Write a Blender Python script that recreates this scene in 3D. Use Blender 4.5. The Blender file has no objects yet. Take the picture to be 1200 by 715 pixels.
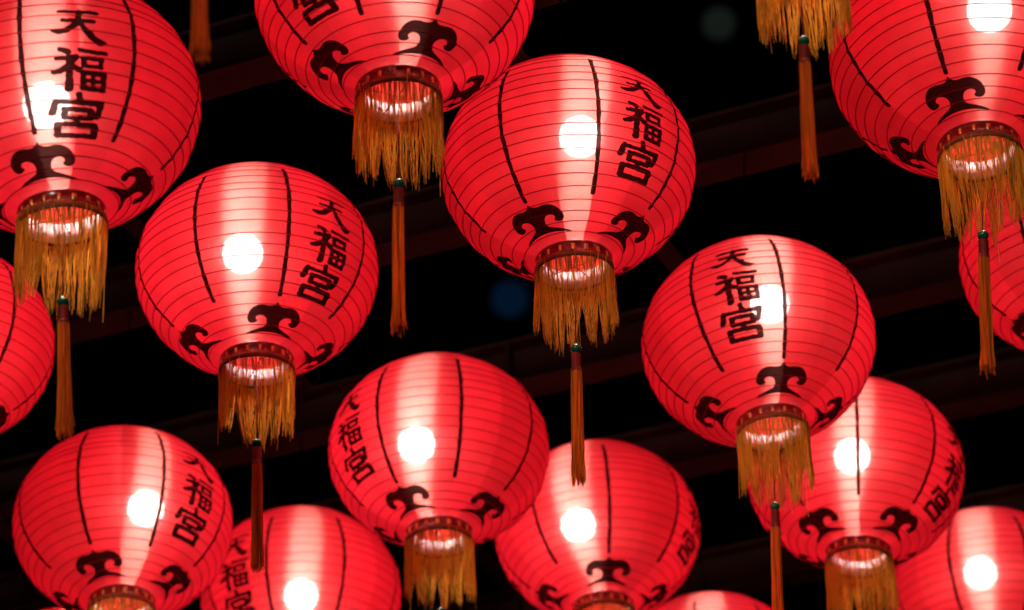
import bpy, math, random
import numpy as np
from mathutils import Vector, Matrix

sc = bpy.context.scene
col = sc.collection

# ------------------------------------------------------------------ camera
LENS_PX = 3729.0                       # focal length in pixels of a 1200 wide picture
cam_data = bpy.data.cameras.new("camera")
cam = bpy.data.objects.new("camera", cam_data)
col.objects.link(cam)
cam_data.sensor_width = 36.0
cam_data.lens = 36.0 * LENS_PX / 1200.0
cam_data.clip_start = 0.1
cam_data.clip_end = 500.0
PITCH, ROLL = math.radians(30.0), math.radians(2.0)
cam.matrix_world = (Matrix.Translation((0, 0, 1.6)) @ Matrix.Rotation(math.pi / 2 + PITCH, 4, 'X')
                    @ Matrix.Rotation(-ROLL, 4, 'Z'))
cam_data.dof.use_dof = True
cam_data.dof.focus_distance = 7.1
cam_data.dof.aperture_fstop = 2.8
sc.camera = cam

# ------------------------------------------------------------------ world: night sky
world = bpy.data.worlds.new("World")
sc.world = world
world.use_nodes = True
wn = world.node_tree
sky = wn.nodes.new("ShaderNodeTexSky")
sky.sky_type = 'NISHITA'
sky.sun_disc = False
sky.sun_elevation = math.radians(-4.0)
sky.sun_rotation = math.radians(200.0)
wn.links.new(sky.outputs[0], wn.nodes["Background"].inputs[0])
wn.nodes["Background"].inputs[1].default_value = 0.004

# ------------------------------------------------------------------ faint warm fill added from behind the viewer, for fringes and tassels
warm_fill_data = bpy.data.lights.new("warm_fill", 'SUN')
warm_fill_data.energy = 0.6
warm_fill_data.angle = math.radians(10)
warm_fill_data.color = (1.0, .86, .66)
warm_fill = bpy.data.objects.new("warm_fill", warm_fill_data)
col.objects.link(warm_fill)
warm_fill.rotation_euler = (math.radians(86.5), 0, math.radians(-14))

# ------------------------------------------------------------------ picture settings
sc.view_settings.view_transform = 'Standard'
sc.view_settings.look = 'None'
sc.view_settings.exposure = 0.0
sc.view_settings.gamma = 1.0
sc.cycles.max_bounces = 8
sc.cycles.diffuse_bounces = 5
sc.cycles.glossy_bounces = 3
sc.cycles.transmission_bounces = 6
sc.cycles.transparent_max_bounces = 16
sc.cycles.caustics_reflective = False
sc.cycles.caustics_refractive = False
sc.cycles.sample_clamp_indirect = 8.0
sc.cycles.use_denoising = True
try:
    sc.cycles.denoising_prefilter = 'ACCURATE'
except Exception:
    pass


# ================================================================== helpers
def mesh_of(name, verts, faces, smooth=True, mat=None):
    me = bpy.data.meshes.new(name)
    me.from_pydata([tuple(v) for v in verts], [], faces)
    if smooth:
        me.polygons.foreach_set("use_smooth", [True] * len(me.polygons))
    if mat:
        me.materials.append(mat)
    me.update()
    return me


def obj(name, me, parent=None, loc=(0, 0, 0), mtx=None):
    o = bpy.data.objects.new(name, me)
    col.objects.link(o)
    if parent:
        o.parent = parent
    if mtx is not None:
        o.matrix_local = mtx
    else:
        o.location = loc
    return o


def tag(o, label, cat, group=None):
    o["label"] = label
    o["category"] = cat
    if group:
        o["group"] = group
    return o


class MB:
    """collects shapes that belong to one part"""

    def __init__(self):
        self.v, self.f = [], []

    def add(self, v, f):
        n = len(self.v)
        self.v += [tuple(x) for x in v]
        self.f += [tuple(i + n for i in q) for q in f]

    def lathe(self, prof, seg=64, closed=False, center=(0, 0)):
        v, f = [], []
        for r, z in prof:
            for i in range(seg):
                t = 2 * math.pi * i / seg
                v.append((center[0] + r * math.cos(t), center[1] + r * math.sin(t), z))
        m = len(prof)
        for j in range(m if closed else m - 1):
            k = (j + 1) % m
            for i in range(seg):
                i2 = (i + 1) % seg
                f.append((j * seg + i, j * seg + i2, k * seg + i2, k * seg + i))
        self.add(v, f)

    def tube(self, pts, rad, sides=6, cap=True):
        pts = [Vector(p) for p in pts]
        if not isinstance(rad, (list, tuple)):
            rad = [rad] * len(pts)
        v, f = [], []
        for i, p in enumerate(pts):
            d = (pts[min(i + 1, len(pts) - 1)] - pts[max(i - 1, 0)]).normalized()
            ref = Vector((1, 0, 0)) if abs(d.x) < .9 else Vector((0, 1, 0))
            a = d.cross(ref).normalized()
            b = d.cross(a)
            for k in range(sides):
                t = 2 * math.pi * k / sides
                v.append(p + (a * math.cos(t) + b * math.sin(t)) * rad[i])
        for i in range(len(pts) - 1):
            for k in range(sides):
                k2 = (k + 1) % sides
                f.append((i * sides + k, i * sides + k2, (i + 1) * sides + k2, (i + 1) * sides + k))
        if cap:
            f.append(tuple(range(sides))[::-1])
            f.append(tuple((len(pts) - 1) * sides + k for k in range(sides)))
        self.add(v, f)

    def box(self, c, s, M=None):
        v = []
        for x in (-1, 1):
            for y in (-1, 1):
                for z in (-1, 1):
                    p = Vector((c[0] + x * s[0] / 2, c[1] + y * s[1] / 2, c[2] + z * s[2] / 2))
                    v.append(M @ p if M else p)
        self.add(v, [(0, 1, 3, 2), (4, 6, 7, 5), (0, 4, 5, 1), (2, 3, 7, 6), (0, 2, 6, 4), (1, 5, 7, 3)])

    def mesh(self, name, mat, smooth=True):
        return mesh_of(name, self.v, self.f, smooth, mat)


# ================================================================== materials
def material(name):
    m = bpy.data.materials.new(name)
    m.use_nodes = True
    nt = m.node_tree
    for n in list(nt.nodes):
        nt.nodes.remove(n)
    out = nt.nodes.new("ShaderNodeOutputMaterial")
    return m, nt, out


def principled(name, color, rough=.5, metal=0., coat=0., noise=None, spec=.5):
    m, nt, out = material(name)
    b = nt.nodes.new("ShaderNodeBsdfPrincipled")
    b.inputs["Base Color"].default_value = (*color, 1)
    b.inputs["Roughness"].default_value = rough
    b.inputs["Metallic"].default_value = metal
    b.inputs["Coat Weight"].default_value = coat
    b.inputs["Specular IOR Level"].default_value = spec
    if noise:
        tc = nt.nodes.new("ShaderNodeTexCoord")
        nz = nt.nodes.new("ShaderNodeTexNoise")
        nz.inputs["Scale"].default_value = noise[0]
        nz.inputs["Detail"].default_value = 6
        rp = nt.nodes.new("ShaderNodeMix")
        rp.data_type = 'RGBA'
        rp.inputs[6].default_value = (*[c * (1 - noise[1]) for c in color], 1)
        rp.inputs[7].default_value = (*[c * (1 + noise[1]) for c in color], 1)
        nt.links.new(tc.outputs["Object"], nz.inputs["Vector"])
        nt.links.new(nz.outputs["Fac"], rp.inputs[0])
        nt.links.new(rp.outputs[2], b.inputs["Base Color"])
        bp = nt.nodes.new("ShaderNodeBump")
        bp.inputs["Strength"].default_value = .25
        bp.inputs["Distance"].default_value = .004
        nt.links.new(nz.outputs["Fac"], bp.inputs["Height"])
        nt.links.new(bp.outputs[0], b.inputs["Normal"])
    nt.links.new(b.outputs[0], out.inputs[0])
    return m


def add_shaders(nt, shaders):
    cur = shaders[0]
    for s in shaders[1:]:
        a = nt.nodes.new("ShaderNodeAddShader")
        nt.links.new(cur, a.inputs[0])
        nt.links.new(s, a.inputs[1])
        cur = a.outputs[0]
    return cur


def skin_material():
    """thin red nylon: reflects, lets light through diffusely, and its horizontal threads
    spread what passes straight through into an upright fan"""
    m, nt, out = material("lantern_nylon")
    N, L = nt.nodes, nt.links

    def attr(name):
        a = N.new("ShaderNodeAttribute")
        a.attribute_name = name
        return a
    thread = attr("thread_dir")
    vt = N.new("ShaderNodeVectorTransform")
    vt.vector_type = 'VECTOR'
    vt.convert_from = 'OBJECT'
    vt.convert_to = 'WORLD'
    L.new(thread.outputs["Vector"], vt.inputs[0])
    tone = attr("gore_tone")
    tc = N.new("ShaderNodeTexCoord")
    oi = N.new("ShaderNodeObjectInfo")
    off = N.new("ShaderNodeVectorMath")
    off.operation = 'MULTIPLY_ADD'
    cmb = N.new("ShaderNodeCombineXYZ")
    for i in range(3):
        L.new(oi.outputs["Random"], cmb.inputs[i])
    off.inputs[1].default_value = (9, 9, 9)
    L.new(cmb.outputs[0], off.inputs[0])
    L.new(tc.outputs["Object"], off.inputs[2])
    n1 = N.new("ShaderNodeTexNoise")
    n1.inputs["Scale"].default_value = 11
    n1.inputs["Detail"].default_value = 4
    L.new(off.outputs[0], n1.inputs["Vector"])
    n2 = N.new("ShaderNodeTexNoise")
    n2.inputs["Scale"].default_value = 160
    n2.inputs["Detail"].default_value = 2
    L.new(tc.outputs["Object"], n2.inputs["Vector"])

    def mul_add(src, a, b):
        x = N.new("ShaderNodeMath")
        x.operation = 'MULTIPLY_ADD'
        L.new(src, x.inputs[0])
        x.inputs[1].default_value = a
        x.inputs[2].default_value = b
        return x.outputs[0]

    def mul(a, b):
        x = N.new("ShaderNodeMath")
        x.operation = 'MULTIPLY'
        L.new(a, x.inputs[0])
        L.new(b, x.inputs[1])
        return x.outputs[0]
    k = mul(mul(mul_add(n1.outputs["Fac"], .7, .65), mul_add(n2.outputs["Fac"], .3, .85)), tone.outputs["Fac"])

    def scaled(color):
        v = N.new("ShaderNodeVectorMath")
        v.operation = 'SCALE'
        v.inputs[0].default_value = color
        L.new(k, v.inputs["Scale"])
        return v.outputs[0]
    dif = N.new("ShaderNodeBsdfDiffuse")
    geo = N.new("ShaderNodeNewGeometry")
    side = N.new("ShaderNodeMix")                # red outside, slightly paler red inside
    side.data_type = 'RGBA'
    side.inputs[6].default_value = (.40, .012, .018, 1)
    side.inputs[7].default_value = (.42, .030, .028, 1)
    L.new(geo.outputs["Backfacing"], side.inputs[0])
    L.new(side.outputs[2], dif.inputs[0])
    tr = N.new("ShaderNodeBsdfTranslucent")
    L.new(scaled((.043, .0001, .0032)), tr.inputs[0])
    tp = N.new("ShaderNodeBsdfTransparent")
    tp.inputs[0].default_value = (.019, .015, .015, 1)
    hairs = []
    for colr, ru, rv in (((.075, .033, .027), .009, .8), ((.100, .0036, .0050), .14, .9), ((.009, .0050, .0045), .020, .040)):
        h = N.new("ShaderNodeBsdfHair")
        h.component = 'Transmission'
        L.new(scaled(colr), h.inputs["Color"])
        h.inputs["RoughnessU"].default_value = ru
        h.inputs["RoughnessV"].default_value = rv
        L.new(vt.outputs[0], h.inputs["Tangent"])
        hairs.append(h.outputs[0])
    L.new(add_shaders(nt, [dif.outputs[0], tr.outputs[0], tp.outputs[0]] + hairs), out.inputs[0])
    return m


def paint_material():
    m, nt, out = material("black_paint")
    d = nt.nodes.new("ShaderNodeBsdfDiffuse")
    d.inputs[0].default_value = (.010, .008, .008, 1)
    t = nt.nodes.new("ShaderNodeBsdfTransparent")
    t.inputs[0].default_value = (.035, .035, .035, 1)
    nt.links.new(add_shaders(nt, [d.outputs[0], t.outputs[0]]), out.inputs[0])
    return m


def rib_material():
    """hoop wire inside a sewn nylon casing: darker than the cloth, some light comes round it"""
    m, nt, out = material("rib_casing")
    d = nt.nodes.new("ShaderNodeBsdfDiffuse")
    d.inputs[0].default_value = (.30, .008, .010, 1)
    t = nt.nodes.new("ShaderNodeBsdfTransparent")
    t.inputs[0].default_value = (.34, .26, .26, 1)
    nt.links.new(add_shaders(nt, [d.outputs[0], t.outputs[0]]), out.inputs[0])
    return m


def silk_material(name, color, thru):
    m, nt, out = material(name)
    N, L = nt.nodes, nt.links
    at = N.new("ShaderNodeAttribute")
    at.attribute_name = "strand"
    rp = N.new("ShaderNodeMix")
    rp.data_type = 'RGBA'
    rp.inputs[6].default_value = (color[0] * .42, color[1] * .36, color[2] * .3, 1)
    rp.inputs[7].default_value = (color[0] * 1.2, color[1] * 1.3, color[2] * 1.6, 1)
    L.new(at.outputs["Fac"], rp.inputs[0])
    d = N.new("ShaderNodeBsdfDiffuse")
    L.new(rp.outputs[2], d.inputs[0])
    t = N.new("ShaderNodeBsdfTranslucent")
    sc_ = N.new("ShaderNodeVectorMath")
    sc_.operation = 'SCALE'
    sc_.inputs["Scale"].default_value = thru
    L.new(rp.outputs[2], sc_.inputs[0])
    L.new(sc_.outputs[0], t.inputs[0])
    g = N.new("ShaderNodeBsdfGlossy")
    g.inputs[0].default_value = (.06, .05, .03, 1)
    g.inputs["Roughness"].default_value = .35
    L.new(add_shaders(nt, [d.outputs[0], t.outputs[0], g.outputs[0]]), out.inputs[0])
    return m


def bulb_material():
    m, nt, out = material("lit_bulb")
    e = nt.nodes.new("ShaderNodeEmission")
    e.inputs[0].default_value = (1, .93, .86, 1)
    a = nt.nodes.new("ShaderNodeAttribute")
    a.attribute_type = 'OBJECT'
    a.attribute_name = "power"
    nt.links.new(a.outputs["Fac"], e.inputs[1])
    nt.links.new(e.outputs[0], out.inputs[0])
    return m


def glow_material(name, color, strength):
    m, nt, out = material(name)
    e = nt.nodes.new("ShaderNodeEmission")
    e.inputs[0].default_value = (*color, 1)
    e.inputs[1].default_value = strength
    nt.links.new(e.outputs[0], out.inputs[0])
    return m


M_SKIN = skin_material()
M_PAINT = paint_material()
M_WIRE = rib_material()
M_LACQ = principled("red_lacquer", (.26, .010, .010), .25, coat=.5)
M_GOLD = principled("gold_foil", (1.0, .66, .22), .38, metal=1)
M_FRINGE = silk_material("gold_silk", (.76, .42, .036), .66)
M_TASSEL = silk_material("rust_silk", (.95, .235, .022), .55)
M_BRAID = principled("gold_braid", (.30, .07, .015), .5)
M_BEAD = principled("green_glass_bead", (.006, .17, .085), .10, coat=.6)
M_WRAP = principled("red_thread", (.32, .02, .015), .55)
M_BULB = bulb_material()
M_WHITE = principled("white_plastic", (.75, .73, .7), .4)
M_CORD = principled("black_cord", (.002, .002, .002), .8, spec=.02)
M_STEEL = principled("dark_painted_steel", (.024, .014, .015), .7, noise=(7, .45), spec=.02)
M_MAST = principled("black_paint_steel", (.0004, .0004, .0004), .9, spec=.0)
M_PAVE = principled("dark_paving", (.06, .055, .05), .8, noise=(3, .3))

# ================================================================== setting: ground and roof frame
def structure(name, me, **kw):
    o = obj(name, me, **kw)
    o["kind"] = "structure"
    return o


g = MB()
g.add([(-150, -150, 0), (150, -150, 0), (150, 150, 0), (-150, 150, 0)], [(0, 1, 2, 3)])
structure("ground", g.mesh("ground", M_PAVE, False))

BEAM_Z = 6.16                                   # underside of the main beams
BEAM_DIR = Vector((.925, -.38, 0)).normalized()
BEAM_N = Vector((-BEAM_DIR.y, BEAM_DIR.x, 0))
BEAM_HALF = 7.0
# a point of each beam's centre line
BEAMS = [(-.60, 4.70), (-.15, 5.52), (0.0, 6.42), (0.0, 7.45), (0.0, 8.42), (0.0, 9.20), (0.0, 10.20)]


def i_beam(width, height, flange, web, half):
    m = MB()
    m.box((0, 0, flange / 2), (2 * half, width, flange))
    m.box((0, 0, height - flange / 2), (2 * half, width, flange))
    m.box((0, 0, height / 2), (2 * half, web, height - 2 * flange))
    return m


beam_mesh = i_beam(.11, .15, .012, .010, BEAM_HALF).mesh("i_beam", M_STEEL, False)
st_m = MB()
st_m.box((0, .032, .075), (.010, .044, .126))
st_m.box((0, -.032, .075), (.010, .044, .126))
stiff_mesh = st_m.mesh("stiffener_plate", M_STEEL, False)
ang = math.atan2(BEAM_DIR.y, BEAM_DIR.x)
beam_lab = ["dark steel beam the lone out of focus tassel hangs under",
            "dark steel beam above the lantern whose lettering sits beside a tall streak",
            "dark steel beam crossing behind the green bead tassel cut by the top edge",
            "dark steel beam passing behind the topmost whole lantern",
            "dark steel beam passing behind the lantern with lettering over its bulb",
            "dark steel beam above the blurred lantern behind the rust tassel",
            "dark steel beam farthest back in the roof frame"]
beam_objs = []
for i, (bx, by) in enumerate(BEAMS):
    o = obj("roof_beam", beam_mesh, loc=(bx, by, BEAM_Z))
    o.rotation_euler.z = ang
    tag(o, beam_lab[i], "beam", "dark steel roof beams")
    for s in range(-6, 7, 2):
        obj("stiffener_plate", stiff_mesh, o, loc=(s * 1.0 + .35 * (i % 2), 0, 0))
    beam_objs.append(o)

# cross members resting on the main beams
cm = MB()
cm.box((0, 0, .004), (9.0, .06, .008))
cm.box((0, .026, .037), (9.0, .008, .058))
cross_mesh = cm.mesh("cross_member", M_STEEL, False)
cang = math.atan2(BEAM_N.y, BEAM_N.x)
for k, s in enumerate((-2.4, -1.05, .25, 1.55, 2.9)):
    p = Vector((0, 7.45, 0)) + BEAM_DIR * s
    o = obj("cross_member", cross_mesh, loc=(p.x, p.y, BEAM_Z + .1505))
    o.rotation_euler.z = cang
    tag(o, "thin dark angle iron laid across the steel roof beams", "cross member", "angle irons across the roof beams")

# posts that carry the outer ends of the beams, outside the picture
post_m = MB()
post_m.box((0, 0, BEAM_Z / 2), (.14, .14, BEAM_Z))
post_m.box((0, 0, .012), (.30, .30, .024))
post_mesh = post_m.mesh("steel_post", M_STEEL, False)
for i, (bx, by) in enumerate(BEAMS):
    for s in (-1, 1):
        p = Vector((bx, by, 0)) + BEAM_DIR * s * (BEAM_HALF - .1)
        o = obj("steel_post", post_mesh, loc=(p.x, p.y, 0))
        o.rotation_euler.z = ang
        tag(o, "dark steel post under the end of a roof beam", "post", "posts under the roof beams")

# ================================================================== lantern shape
A, B = .300, .260                               # half width, half height of the body
PHI_END = math.radians(73.3)                    # where the body meets the end rings
NRIB = 25
NGORE = 16
SAG = .0028


def arc_table():
    n = 4000
    ph = np.linspace(-PHI_END, PHI_END, n)
    ds = np.sqrt((A * np.sin(ph)) ** 2 + (B * np.cos(ph)) ** 2)
    s = np.concatenate([[0], np.cumsum((ds[1:] + ds[:-1]) / 2 * np.diff(ph))])
    return ph, s


PH, S = arc_table()
RIB_S = np.linspace(0, S[-1], NRIB)


class Variant:
    def __init__(self, seed):
        r = np.random.RandomState(seed)
        self.s = RIB_S + np.concatenate([[0], r.normal(0, .0011, NRIB - 2), [0]])
        self.dx = r.normal(0, .0005, NRIB)
        self.dy = r.normal(0, .0005, NRIB)
        self.tx = r.normal(0, .0045, NRIB)
        self.ty = r.normal(0, .0045, NRIB)
        self.tx[0] = self.ty[0] = self.tx[-1] = self.ty[-1] = 0
        self.dx[0] = self.dy[0] = self.dx[-1] = self.dy[-1] = 0
        self.gore = r.normal(1, .11, NGORE)
        self.skew = r.normal(0, .05, NGORE)
        self.yaw = r.normal(0, .075, NGORE)
        self.wob = r.uniform(0, 6.28, (4,))

    def hoop(self, i, th):
        """a point on rib i; th = 0 faces -Y, grows towards +X"""
        ph = np.interp(self.s[i], S, PH)
        r = A * math.cos(ph)
        x = r * math.sin(th) + self.dx[i]
        y = -r * math.cos(th) + self.dy[i]
        z = B * math.sin(ph) + x * self.tx[i] + y * self.ty[i]
        return np.array((x, y, z))

    def surf(self, th, phi, off=0.):
        s = float(np.interp(phi, PH, S))
        return self.surf_s(th, s, off)

    def surf_s(self, th, s, off=0.):
        i = int(np.clip(np.searchsorted(self.s, s) - 1, 0, NRIB - 2))
        f = (s - self.s[i]) / (self.s[i + 1] - self.s[i])
        p = self.hoop(i, th) * (1 - f) + self.hoop(i + 1, th) * f
        ph = float(np.interp(s, S, PH))
        n = np.array((math.sin(th) * math.cos(ph) / A, -math.cos(th) * math.cos(ph) / A, math.sin(ph) / B))
        n /= np.linalg.norm(n)
        # taut cloth pulls in a little between the ribs, most in the middle of a gore
        g = math.cos(th * NGORE) * -.25 + .75
        w = .0004 * math.sin(3 * th + self.wob[i % 4] + i)
        return p + n * (off - (SAG * g + w) * 4 * f * (1 - f))


SUB = 4
NLON = 128


def build_skin(V):
    rows = []
    for i in range(NRIB - 1):
        for k in range(SUB):
            rows.append(V.s[i] + (V.s[i + 1] - V.s[i]) * k / SUB)
    rows.append(V.s[-1])
    verts, faces, gi = [], [], []
    ths = [2 * math.pi * j / NLON for j in range(NLON)]
    for s in rows:
        for th in ths:
            verts.append(V.surf_s(th, s))
    for i in range(len(rows) - 1):
        for j in range(NLON):
            j2 = (j + 1) % NLON
            faces.append((i * NLON + j, i * NLON + j2, (i + 1) * NLON + j2, (i + 1) * NLON + j))
            gi.append(j * NGORE // NLON)
    me = mesh_of("nylon_skin", verts, faces, True, M_SKIN)
    a = me.attributes.new("thread_dir", 'FLOAT_VECTOR', 'FACE')
    data = []
    for q in gi:
        th = 2 * math.pi * (q + .5) / NGORE + V.yaw[q]
        t = Vector((math.cos(th), math.sin(th), V.skew[q])).normalized()
        data += list(t)
    a.data.foreach_set("vector", data)
    b = me.attributes.new("gore_tone", 'FLOAT', 'FACE')
    b.data.foreach_set("value", [float(V.gore[q]) for q in gi])
    return me


def build_rib(V, i):
    seg, sides, r = 96, 5, (.00135 if 0 < i < NRIB - 1 else .0022)
    verts, faces = [], []
    for j in range(seg):
        th = 2 * math.pi * j / seg
        c = V.hoop(i, th)
        rad = np.array((math.sin(th), -math.cos(th), 0))
        for k in range(sides):
            t = 2 * math.pi * k / sides
            verts.append(c + rad * r * math.cos(t) + np.array((0, 0, 1)) * r * math.sin(t))
    for j in range(seg):
        j2 = (j + 1) % seg
        for k in range(sides):
            k2 = (k + 1) % sides
            faces.append((j * sides + k, j2 * sides + k, j2 * sides + k2, j * sides + k2))
    return mesh_of("rib", verts, faces, True, M_WIRE)


# ------------------------------------------------------------------ painted marks
def polygonize(F, xs, ys):
    """cells of a sampled field (F < 0 is inside) clipped to the inside, shared corners welded"""
    pts, idx, faces = [], {}, []

    def vid(key, p):
        if key not in idx:
            idx[key] = len(pts)
            pts.append(p)
        return idx[key]
    ny, nx = F.shape
    for j in range(ny - 1):
        for i in range(nx - 1):
            c = [(i, j), (i + 1, j), (i + 1, j + 1), (i, j + 1)]
            v = [F[y, x] for x, y in c]
            if min(v) >= 0:
                continue
            poly = []
            for k in range(4):
                a, b = c[k], c[(k + 1) % 4]
                fa, fb = v[k], v[(k + 1) % 4]
                if fa < 0:
                    poly.append(vid(a, (xs[a[0]], ys[a[1]])))
                if (fa < 0) != (fb < 0):
                    t = fa / (fa - fb)
                    key = (min(a, b), max(a, b))
                    poly.append(vid(key, (xs[a[0]] + t * (xs[b[0]] - xs[a[0]]), ys[a[1]] + t * (ys[b[1]] - ys[a[1]]))))
            if len(poly) >= 3:
                faces.append(tuple(poly))
    return pts, faces


def stroke_field(strokes, X, Y):
    F = np.full(X.shape, 1e3)
    for st in strokes:
        for (x0, y0, w0), (x1, y1, w1) in zip(st[:-1], st[1:]):
            dx, dy = x1 - x0, y1 - y0
            t = np.clip(((X - x0) * dx + (Y - y0) * dy) / max(dx * dx + dy * dy, 1e-9), 0, 1)
            d = np.hypot(X - x0 - t * dx, Y - y0 - t * dy) - (w0 + t * (w1 - w0)) / 2
            F = np.minimum(F, d)
    return F


def seg(*p):
    return list(p)


def box_strokes(x0, y0, x1, y1, w):
    return [[(x0, y1, w), (x0 + 1, y0, w)], [(x0 - 2, y1, w * .9), (x1, y1 - 1, w)], [(x1, y1, w), (x1 - 1, y0, w)],
            [(x0, y0, w * .9), (x1, y0, w * .9)]]


CHARS = {
    "heaven": [[(16, 93, 9), (50, 92, 8), (84, 94, 11)],
               [(20, 69, 8), (50, 68, 7), (78, 70, 9)],
               [(52, 94, 10), (50, 74, 11), (42, 57, 12), (26, 43, 12), (12, 39, 11), (2, 41, 8)],
               [(52, 66, 8), (60, 49, 11), (74, 29, 15), (88, 15, 18), (97, 15, 9)]],
    "fortune": [[(14, 96, 9), (28, 89, 13)],
                [(8, 74, 9), (26, 75, 9), (43, 78, 11), (30, 58, 11), (16, 46, 12), (2, 41, 9)],
                [(31, 64, 12), (31, 4, 14)],
                [(38, 58, 8), (48, 48, 11)],
                [(50, 94, 9), (74, 91, 8), (99, 91, 10)]] + box_strokes(57, 57, 91, 76, 8.5) + box_strokes(56, 5, 96, 42, 9.5)
    + [[(76, 42, 8), (76, 5, 8)], [(56, 24, 7.5), (96, 24, 7.5)]],
    "palace": [[(50, 100, 10), (53, 86, 13)],
               [(8, 84, 11), (3, 58, 13)],
               [(8, 82, 9), (50, 80, 8), (93, 81, 12), (90, 66, 11), (86, 52, 10)]]
    + box_strokes(25, 46, 75, 66, 10) + [[(51, 46, 8), (48, 34, 9)]] + box_strokes(15, 3, 84, 31, 12),
}


def char_shape(key):
    n = 54
    g = np.linspace(-6, 106, n)
    X, Y = np.meshgrid(g, g)
    wob = 1.1 * np.sin(X * .19 + Y * .13) * np.sin(Y * .23 - X * .07)
    F = stroke_field(CHARS[key], X + wob, Y + wob * .7) - 1.1 + .5 * np.sin(X * .5) * np.sin(Y * .45)
    return polygonize(F, g, g)


# half outline of the cloud shaped mark, peak first
CLOUD = [(0, 1.02), (.05, .93), (.13, .86), (.30, .84), (.52, .88), (.76, .85), (.94, .72), (1.01, .53), (.97, .36), (.85, .25),
         (.70, .23), (.585, .29), (.60, .35), (.67, .38), (.665, .47), (.58, .53), (.46, .52), (.32, .45), (.245, .33), (.225, .20),
         (.30, .07), (.50, -.01), (.74, -.07), (1.00, -.20), (.72, -.165), (.45, -.135), (.2, -.115), (0, -.105)]


def smooth_poly(pts, it=2):
    for _ in range(it):
        out = []
        n = len(pts)
        for i in range(n):
            a, b = pts[i], pts[(i + 1) % n]
            out += [(a[0] * .75 + b[0] * .25, a[1] * .75 + b[1] * .25), (a[0] * .25 + b[0] * .75, a[1] * .25 + b[1] * .75)]
        pts = out
    return pts


def cloud_shape():
    half = CLOUD
    poly = half + [(-x * .99, y) for x, y in half[::-1] if x > 0]
    poly = smooth_poly(poly, 1)
    nx, ny = 60, 42
    xs = np.linspace(-1.1, 1.1, nx)
    ys = np.linspace(-.36, 1.08, ny)
    X, Y = np.meshgrid(xs, ys)
    inside = np.zeros(X.shape, bool)
    D = np.full(X.shape, 1e3)
    n = len(poly)
    for i in range(n):
        (x0, y0), (x1, y1) = poly[i], poly[(i + 1) % n]
        dx, dy = x1 - x0, y1 - y0
        t = np.clip(((X - x0) * dx + (Y - y0) * dy) / max(dx * dx + dy * dy, 1e-12), 0, 1)
        D = np.minimum(D, np.hypot(X - x0 - t * dx, Y - y0 - t * dy))
        cond = ((y0 > Y) != (y1 > Y))
        with np.errstate(divide='ignore', invalid='ignore'):
            xi = x0 + (Y - y0) * dx / (dy if abs(dy) > 1e-12 else 1e-12)
        inside ^= cond & (X < xi)
    return polygonize(np.where(inside, -D, D), xs, ys)


CHAR_SHAPES = {k: char_shape(k) for k in CHARS}
CLOUD_SHAPE = cloud_shape()
PAINT_OFF = .0008


def on_surface(V, name, pts, faces, th0, s0, sx, sy, cx, cy, skew=0.):
    """lays flat outline coordinates on the lantern: s = arc length along a meridian"""
    verts = []
    for x, y in pts:
        s = s0 + (y - cy) * sy
        ph = float(np.interp(s, S, PH))
        r = A * math.cos(ph)
        th = th0 + (x - cx) * sx / r + skew * (y - cy) * sy
        verts.append(V.surf_s(th, s, PAINT_OFF))
    return mesh_of(name, verts, faces, True, M_PAINT)


def s_at(deg):
    return float(np.interp(math.radians(deg), PH, S))


LINE_LO, LINE_HI = s_at(-47), s_at(36)


def build_line(V, th0, seed):
    rnd = random.Random(seed)
    n = 90
    verts, faces = [], []
    lo = LINE_LO + rnd.uniform(-.006, .006)
    hi = LINE_HI + rnd.uniform(-.008, .008)
    ph_ = rnd.uniform(0, 6)
    for k in range(n):
        s = lo + (hi - lo) * k / (n - 1)
        r = A * math.cos(float(np.interp(s, S, PH)))
        w = .0052 * (1 + .10 * math.sin(k * .31 + ph_) + .08 * math.sin(k * .9)) * (.75 if k in (0, n - 1) else 1)
        d = .0005 * math.sin(k * .07 + ph_)
        for u in (-1, 0, 1):
            verts.append(V.surf_s(th0 + (u * w + d) / r, s, PAINT_OFF))
    for k in range(n - 1):
        for u in (0, 1):
            faces.append((k * 3 + u, k * 3 + u + 1, (k + 1) * 3 + u + 1, (k + 1) * 3 + u))
    return mesh_of("painted_line", verts, faces, True, M_PAINT)


# ------------------------------------------------------------------ end ring, fringe, tassel
ZB = -B * math.sin(PHI_END)                     # height where the cloth ends
RB = A * math.cos(PHI_END)
RIM_Z = ZB - .030


def build_ring(sign):
    m = MB()
    z = ZB
    prof = [(RB + .003, z + .003), (RB + .0045, z - .002), (RB + .003, z - .006), (RB + .002, z - .022), (RB + .0055, z - .025),
            (RB + .0062, z - .029), (RB + .004, z - .032), (RB - .002, z - .031), (RB - .004, z - .020), (RB - .004, z + .002)]
    m.lathe([(r, q * sign * -1 if sign > 0 else q) for r, q in prof], 72, True)
    return m.mesh("end_ring", M_LACQ)


NPLATE = 18


def build_plates():
    rnd = random.Random(4)
    out = []
    for k in range(NPLATE):
        m = MB()
        t = 2 * math.pi * k / NPLATE
        Mx = Matrix.Rotation(t, 4, 'Z')
        w = .0085 + rnd.uniform(-.002, .002)
        # a small domed plate
        v, f = [], []
        for a_ in range(5):
            for b_ in range(4):
                u, q = a_ / 4 * 2 - 1, b_ / 3 * 2 - 1
                bulge = .0026 * (1 - u * u) * (1 - q * q * .8)
                rr = RB + .0028 + bulge
                v.append(Mx @ Vector((rr, u * w / 2, ZB - .0140 + q * .0072)))
        for a_ in range(4):
            for b_ in range(3):
                f.append((a_ * 4 + b_, (a_ + 1) * 4 + b_, (a_ + 1) * 4 + b_ + 1, a_ * 4 + b_ + 1))
        m.add(v, f)
        out.append(m.mesh("gold_plate", M_GOLD))
    return out


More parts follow.
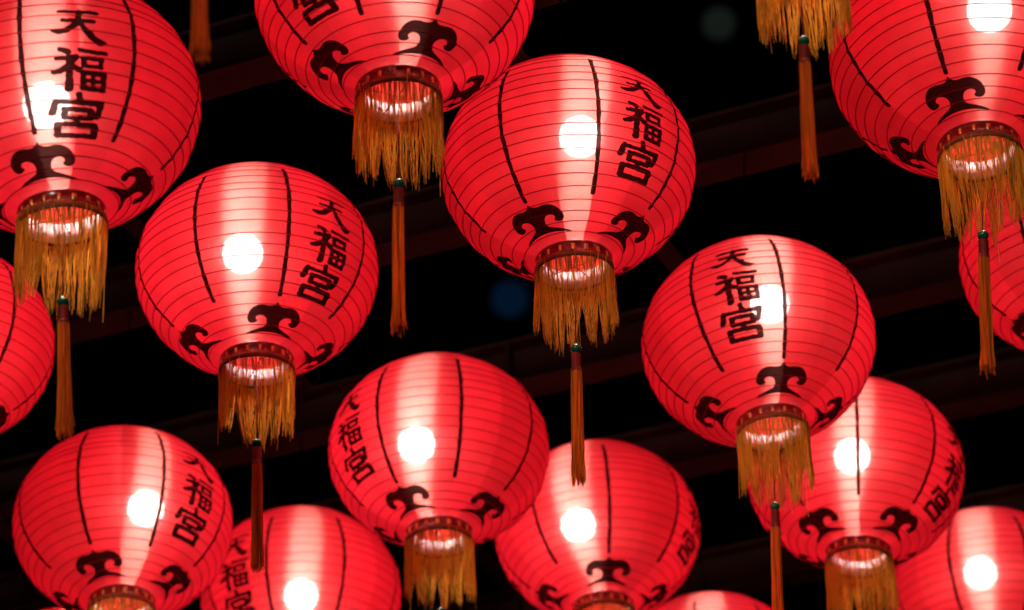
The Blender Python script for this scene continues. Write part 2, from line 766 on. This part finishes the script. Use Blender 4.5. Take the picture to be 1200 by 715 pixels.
def strand_mesh(name, strands, mat, sides=3):
    """strands: list of (points, radii, tone)"""
    m = MB()
    tones = []
    for pts, rad, tone in strands:
        n0 = len(m.f)
        m.tube(pts, rad, sides, cap=False)
        tones += [tone] * (len(m.f) - n0)
    me = m.mesh(name, mat)
    a = me.attributes.new("strand", 'FLOAT', 'FACE')
    a.data.foreach_set("value", tones)
    return me


def build_fringe(seed):
    rnd = random.Random(seed)
    n = 480
    clumps = [(rnd.uniform(0, 6.283), rnd.uniform(.6, 1.0), rnd.uniform(-.016, .02), rnd.uniform(-.014, .010)) for _ in range(34)]
    out = []
    for k in range(n):
        t0 = 2 * math.pi * (k + rnd.uniform(-.5, .5)) / n
        # nearest clump gathers the strand towards itself lower down
        best = min(clumps, key=lambda c: abs((t0 - c[0] + math.pi) % (2 * math.pi) - math.pi))
        dth = (best[0] - t0 + math.pi) % (2 * math.pi) - math.pi
        pull = best[1] * rnd.uniform(.35, 1.0)
        length = .146 + best[2] + rnd.gauss(0, .010)
        if rnd.random() < .03:
            length *= rnd.uniform(.6, 1.15)
        lean = best[3] * .55 - .001 + rnd.gauss(0, .003)
        r0 = RB + .0042 + rnd.uniform(-.003, .0015)
        ph = rnd.uniform(0, 6)
        amp = rnd.uniform(.0008, .004)
        pts, rad = [], []
        m = 9
        for i in range(m):
            f = i / (m - 1)
            t = t0 + dth * pull * f ** 2.2 + amp / r0 * math.sin(ph + f * 5)
            r = r0 + lean * f ** 1.5 + amp * .6 * math.sin(ph * 2 + f * 4)
            pts.append((r * math.cos(t), r * math.sin(t), -.002 + .006 - f * length))
            rad.append(.00105 * (1 - .5 * f))
        out.append((pts, rad, rnd.random()))
    # a stray long thread
    t = rnd.uniform(0, 6.28)
    r = RB + .006
    out.append(([(r * math.cos(t), r * math.sin(t), -.002 - .21 * i / 6) for i in range(7)], .0007, .8))
    return strand_mesh("fringe", out, M_FRINGE)


def build_braid():
    m = MB()
    prof = [(RB + .0066, RIM_Z + .004), (RB + .0072, RIM_Z - .004), (RB + .0064, RIM_Z - .011), (RB + .0052, RIM_Z - .011),
            (RB + .0052, RIM_Z + .003)]
    m.lathe(prof, 72, True)
    return m.mesh("braid", M_BRAID)


T_BEAD = -.205                                  # bead height below the rim; origin of the tassel is the rim's centre


def build_tassel_parts(seed):
    rnd = random.Random(seed)
    cord = MB()
    cord.tube([(0, 0, .03), (0, 0, T_BEAD + .008)], .0016, 5)
    bead = MB()
    bead.lathe([(.0015, .0125)] + [(.0125 * math.cos(a), .0115 * math.sin(a)) for a in np.linspace(1.4, -1.4, 11)] + [(.0015, -.0125)], 20)
    wrap = MB()
    prof = [(.002, T_BEAD - .011), (.0085, T_BEAD - .013)]
    for i in range(9):
        z = T_BEAD - .015 - i * .0040
        prof += [(.0112, z), (.0098, z - .002)]
    prof += [(.012, T_BEAD - .053), (.0125, T_BEAD - .058), (.009, T_BEAD - .062)]
    wrap.lathe(prof, 18)
    strands = []
    z0 = T_BEAD - .052
    for k in range(120):
        a = rnd.uniform(0, 6.283)
        q = math.sqrt(rnd.random())
        r0, r1 = .0115 * q, .0135 * q + .001
        L = .285 + rnd.gauss(0, .008)
        ph = rnd.uniform(0, 6)
        pts, rad = [], []
        m = 9
        for i in range(m):
            f = i / (m - 1)
            r = r0 + (r1 - r0) * f ** .8 + (.003 * q if f > .9 else 0)
            aa = a + .25 * math.sin(ph + 3 * f)
            pts.append((r * math.cos(aa) + .002 * math.sin(ph + 4 * f) * f, r * math.sin(aa), z0 - f * L))
            rad.append(.00135 * (1 - .3 * f))
        strands.append((pts, rad, rnd.random()))
    return (cord.mesh("cord", M_WRAP), bead.mesh("bead", M_BEAD), wrap.mesh("thread_wrap", M_WRAP),
            strand_mesh("tassel_skirt", strands, M_TASSEL))


# ------------------------------------------------------------------ shared meshes
VARS = [Variant(s) for s in (11, 23, 37)]
SKINS = [build_skin(v) for v in VARS]
RIBS = [[build_rib(v, i) for i in range(NRIB)] for v in VARS]
LINES = [[build_line(v, math.radians(45 * k), 100 * q + k) for k in range(8)] for q, v in enumerate(VARS)]
CLOUD_W, CLOUD_H = .067, .078                   # half width, height unit
CLOUDS = [[on_surface(v, "cloud_mark", *CLOUD_SHAPE, math.radians(90 * k), s_at(-58.5), CLOUD_W, CLOUD_H, 0, .4)
           for k in range(4)] for v in VARS]
CHAR_S = [("heaven", s_at(8)), ("fortune", s_at(-11.5)), ("palace", s_at(-32))]


def build_chars(V, th0, ds):
    return [on_surface(V, "character", *CHAR_SHAPES[k], th0, s + ds, .00108, 0.00088 if k != "heaven" else .00086, 50, 50)
            for k, s in CHAR_S]


CHARMESH = {}


def chars_for(q, deg, ds):
    key = (q, round(deg, 2), ds)
    if key not in CHARMESH:
        CHARMESH[key] = build_chars(VARS[q], math.radians(deg), ds)
    return CHARMESH[key]


RING_LO, RING_HI = build_ring(-1), build_ring(1)
PLATES = build_plates()
cl = MB()
cl.lathe([(RB - .0045, RIM_Z + .001), (RB - .0045, ZB + .016), (RB - .0060, ZB + .016), (RB - .0060, RIM_Z + .001)], 64, True)
COLLAR = cl.mesh("inner_collar", M_WHITE)
FRINGES = [build_fringe(s) for s in (1, 2, 3, 4)]
BRAID = build_braid()
TASSELS = [build_tassel_parts(s) for s in (1, 2, 3)]
cap = MB()
cap.lathe([(.0005, -ZB + .033), (.03, -ZB + .032), (RB + .002, -ZB + .0305), (RB + .002, -ZB + .0335), (.03, -ZB + .036), (.0005, -ZB + .037)], 48)
CAP = cap.mesh("top_cap", M_LACQ)
bar = MB()
bar.tube([(-RB, 0, RIM_Z + .012), (RB, 0, RIM_Z + .012)], .0015, 5)
bar.tube([(0, -RB, RIM_Z + .0155), (0, RB, RIM_Z + .0155)], .0015, 5)
CROSSBAR = bar.mesh("cross_wire", M_WIRE)
BR = .050
bb = MB()
bb.lathe([(BR * math.sin(a) + 1e-4, BR * math.cos(a)) for a in np.linspace(.36, math.pi, 15)], 24)
BULB = bb.mesh("bulb", M_BULB)
hb = MB()
hb.lathe([(.001, .100), (.008, .098), (.015, .092), (.0165, .070), (.0165, .049), (.0185, .0475), (.014, .0462)], 20)
HOLDER = hb.mesh("lamp_holder", M_WHITE)


def dot(p, d):
    return p[0] * d[0] + p[1] * d[1]


def lantern(pos, line_deg, text_deg, text_up, tilt, pitch, bulb_off, power, variant, fringe, swing, tas_len, label):
    """line_deg: azimuth, seen from the camera's side, of a painted line that has a cloud mark under it;
    text_deg: the lettering's azimuth from that line; tilt and swing in degrees"""
    x, y, z = pos
    face = math.atan2(-x, y)
    to_cam = Vector((0 - x, 0 - y, 1.6 - z)).normalized()
    rot = Matrix.Rotation(math.radians(tilt), 4, to_cam) @ Matrix.Rotation(math.radians(pitch), 4, Vector((-y, x, 0)).normalized()) @ Matrix.Rotation(face + math.radians(line_deg), 4, 'Z')
    root = bpy.data.objects.new("paper_lantern", None)
    root.empty_display_size = .1
    col.objects.link(root)
    root.matrix_world = Matrix.Translation(pos) @ rot
    tag(root, label, "lantern", "red lanterns hung in rows")
    skin = obj("nylon_skin", SKINS[variant], root)
    for i in range(NRIB):
        obj("rib", RIBS[variant][i], skin)
    for k in range(8):
        obj("painted_line", LINES[variant][k], skin)
    for k in range(4):
        obj("cloud_mark", CLOUDS[variant][k], skin)
    for d in (text_deg, text_deg + 180):
        for me in chars_for(variant, d, text_up):
            obj("character", me, skin)
    ring = obj("end_ring", RING_LO, root)
    obj("inner_collar", COLLAR, ring)
    for me in PLATES:
        obj("gold_plate", me, ring)
    obj("cross_wire", CROSSBAR, ring)
    top = obj("end_ring", RING_HI, root, loc=(0, 0, -.030))
    obj("top_cap", CAP, top)
    inv = rot.to_3x3().inverted()
    fm = (inv @ Matrix.Rotation(x * 3.1 + y, 3, 'Z')).to_4x4()      # hangs plumb under the ring
    fm.translation = Vector((0, 0, RIM_Z))
    fr = obj("fringe", FRINGES[fringe], root, mtx=fm)
    fr["kind"] = "stuff"
    obj("braid", BRAID, root)
    # tassel, hanging freely from the wires across the ring
    tw = (Matrix.Rotation(math.radians(swing), 3, to_cam) @ Matrix.Rotation(x * 5 + y, 3, 'Z'))
    tm = (inv @ tw).to_4x4()
    tm.translation = Vector((0, 0, RIM_Z))
    cord, bead, wrap, skirt = TASSELS[variant]
    t = obj("tassel", skirt, root, mtx=tm @ Matrix.Diagonal((1, 1, tas_len, 1)))
    obj("cord", cord, t)
    b = obj("bead", bead, t, loc=(0, 0, T_BEAD))
    obj("thread_wrap", wrap, t)
    # bulb on its flex from the top cap
    bo = inv @ Vector(bulb_off)
    bl = obj("bulb", BULB, root, mtx=Matrix.Translation(bo) @ inv.to_4x4())
    bl["power"] = float(power)
    h = obj("lamp_holder", HOLDER, bl)
    fx = MB()
    a = bo + inv @ Vector((0, 0, .097))
    fx.tube([a, a.lerp(Vector((0, 0, -ZB + .001)), .5) + Vector((0, 0, -.004)), Vector((0, 0, -ZB + .001))], .003, 6)
    obj("flex", fx.mesh("flex", M_CORD), root)
    # wire up to the beam
    best = min(BEAMS, key=lambda q: abs((x - q[0]) * BEAM_N.x + (y - q[1]) * BEAM_N.y))
    d = (x - best[0]) * BEAM_N.x + (y - best[1]) * BEAM_N.y
    d2 = max(-.05, min(.05, d))
    topw = Vector((x, y, 0)) + BEAM_N * (d2 - d)
    topw.z = BEAM_Z + .002
    cap_w = Vector(pos) + rot.to_3x3() @ Vector((0, 0, -ZB + .006))
    hook_w = cap_w + Vector((0, 0, .035))
    w = MB()
    im = root.matrix_world.inverted()
    w.tube([im @ cap_w, im @ hook_w, im @ topw], .0022, 6)
    obj("hanging_wire", w.mesh("hanging_wire", M_CORD), root)
    return root


# ================================================================== the lanterns
#  position, line, text, text shift, tilt, pitch, bulb offset (x, y, z), power, variant, fringe, swing, tassel length, label
LANTERNS = [
    ((-.929, 5.478, 5.273), -12, 22.5, -0.033, 6.0, -2, (-.018, 0, .005), 101, 0, 0, 3.5, .88,
     "large low red lantern with all three black characters beside its bulb glow"),
    ((-.227, 5.551, 5.586), 25, -67.5, -0.005, 1.2, 0, (.03, 0, .06), 109, 1, 1, -.8, 1.0,
     "red lantern cut off above, only its lowest character showing, beside the topmost whole lantern"),
    ((.144, 6.345, 5.626), -30, 67.5, 0.02, .8, 0, (.032, 0, .092), 111, 2, 2, -1.6, 1.0,
     "topmost whole red lantern with a painted line crossing the edge of its white bulb glow"),
    ((-.628, 6.771, 5.629), 15, 22.5, -0.012, .6, 0, (-.036, 0, .055), 128, 0, 3, .7, .97,
     "whole red lantern with wide pale streak, just under the large low lantern"),
    ((.629, 7.131, 5.581), 16, -22.5, 0.028, 4.4, 5, (.037, 0, .112), 128, 1, 0, -3.0, 1.0,
     "tilted red lantern whose black characters cross its white bulb glow"),
    ((-.214, 7.707, 5.595), -33, -22.5, 0.018, -.7, 3, (-.060, 0, .026), 128, 2, 1, 0, 1.0,
     "red lantern with lettering at its edge, painted line running into a cloud mark"),
    ((-1.089, 7.852, 5.480), -24, 67.5, 0.018, 1.0, 7, (.061, 0, .048), 113, 0, 2, 0, 1.0,
     "soft focus red lantern, one half dull crimson, lettering beside its off-centre glow"),
    ((.227, 8.411, 5.677), 8, 67.5, 0.03, 1.6, 5, (-.055, 0, .026), 126, 1, 3, 0, 1.0,
     "blurred red lantern half behind another, with one cloud mark centred under a painted line"),
    ((-.661, 8.669, 5.627), -20, -22.5, 0.02, 0, 0, (0, 0, 0), 128, 2, 0, 0, 1.0,
     "very blurred red lantern with faint lettering, behind the tip of a rust tassel"),
    ((.936, 7.900, 5.580), 47, 22.5, -0.02, -3.0, 5, (-.004, 0, .058), 122, 0, 1, 0, 1.0,
     "red lantern partly hidden behind the tilted lantern's fringe, two cloud marks flanking its streak"),
    ((1.424, 8.893, 5.653), 25, 67.5, 0, 0, 0, (-.016, 0, .075), 120, 1, 2, 0, 1.0,
     "blurred red lantern with plain streaked face and no lettering or marks in view"),
    ((1.016, 5.798, 5.540), -13, 67.5, 0, .9, 4, (.064, 0, .118), 101, 2, 3, -5.0, .95,
     "large red lantern without lettering in view, overlapped by another lantern's golden fringe"),
    ((1.453, 7.034, 5.748), -70, 112.5, 0, 0, 0, (0, 0, .06), 96, 0, 0, 0, 1.0,
     "red lantern cut by the frame edge, behind the dark tassel of the large lantern"),
    ((-1.496, 7.203, 5.697), 83, 112.5, 0, 0, 0, (0, 0, .05), 122, 1, 1, 0, 1.0,
     "red lantern cut by the frame edge, behind the large low lantern's fringe"),
    ((.583, 9.164, 5.528), 36, 112.5, 0, 0, 0, (0, 0, .05), 120, 2, 2, 0, 1.0,
     "red lantern showing only the crown of its top beneath two blurred lanterns"),
    ((.606, 5.243, 5.681), 10, 67.5, 0, 0, 0, (0, 0, .05), 111, 0, 3, -2.4, .93,
     "lantern seen only by its golden fringe and green-beaded tassel in front of the large lantern"),
    ((-.537, 4.524, 5.556), 5, 67.5, 0, 0, 0, (0, 0, .05), 103, 1, 0, 2.0, 1.0,
     "lantern seen only by the tip of its out of focus rust tassel"),
    ((-1.427, 9.154, 5.545), 15, 112.5, 0, 0, 0, (0, 0, .05), 120, 2, 1, 0, 1.0,
     "red lantern showing only a thin sliver of its top under the soft focus lantern"),
]
for a in LANTERNS:
    lantern(*a)

# ================================================================== two far lamps on tall masts
def mast(x, y, h, color, strength, r, label):
    root = bpy.data.objects.new("lamp_mast", None)
    col.objects.link(root)
    root.location = (x, y, 0)
    tag(root, label, "lamp mast")
    p = MB()
    p.lathe([(.22, 0), (.22, .03), (.12, .04), (.055, h - .2), (.05, h + .05), (.001, h + .06)], 20)
    obj("pole", p.mesh("pole", M_MAST), root)
    d = Vector((-x, -y, 1.6 - h)).normalized()
    q = d.to_track_quat('Z', 'Y').to_matrix().to_4x4()
    q.translation = d * (.35) + Vector((0, 0, h))
    hd = MB()
    hd.lathe([(.001, -.16), (r * .5, -.15), (r * .8, -.10), (r * 1.12, .0), (r * 1.12, .03), (r * 1.02, .03), (r * 1.0, .005)], 32)
    head = obj("lamp_head", hd.mesh("lamp_head", M_MAST), root, mtx=q)
    ln = MB()
    ln.lathe([(.001, .014), (r * .6, .011), (r * 1.005, .004)], 32)
    obj("lens", ln.mesh("lens", glow_material("lamp_glow", color, strength), False), head)
    ar = MB()
    ar.tube([(0, 0, h - .12), d * .2 + Vector((0, 0, h - .06)), d * .22 + Vector((0, 0, h))], .02, 8)
    obj("arm", ar.mesh("arm", M_MAST), root)
    return root


mast(-0.02, 25.95, 16.65, (.05, .35, 1.0), .018, .17, "far mast with a dim blue round lamp beyond the roof frame")
mast(2.04, 24.69, 18.84, (.75, 1.0, .8), .010, .15, "far mast with a faint greyish round lamp beyond the roof frame")
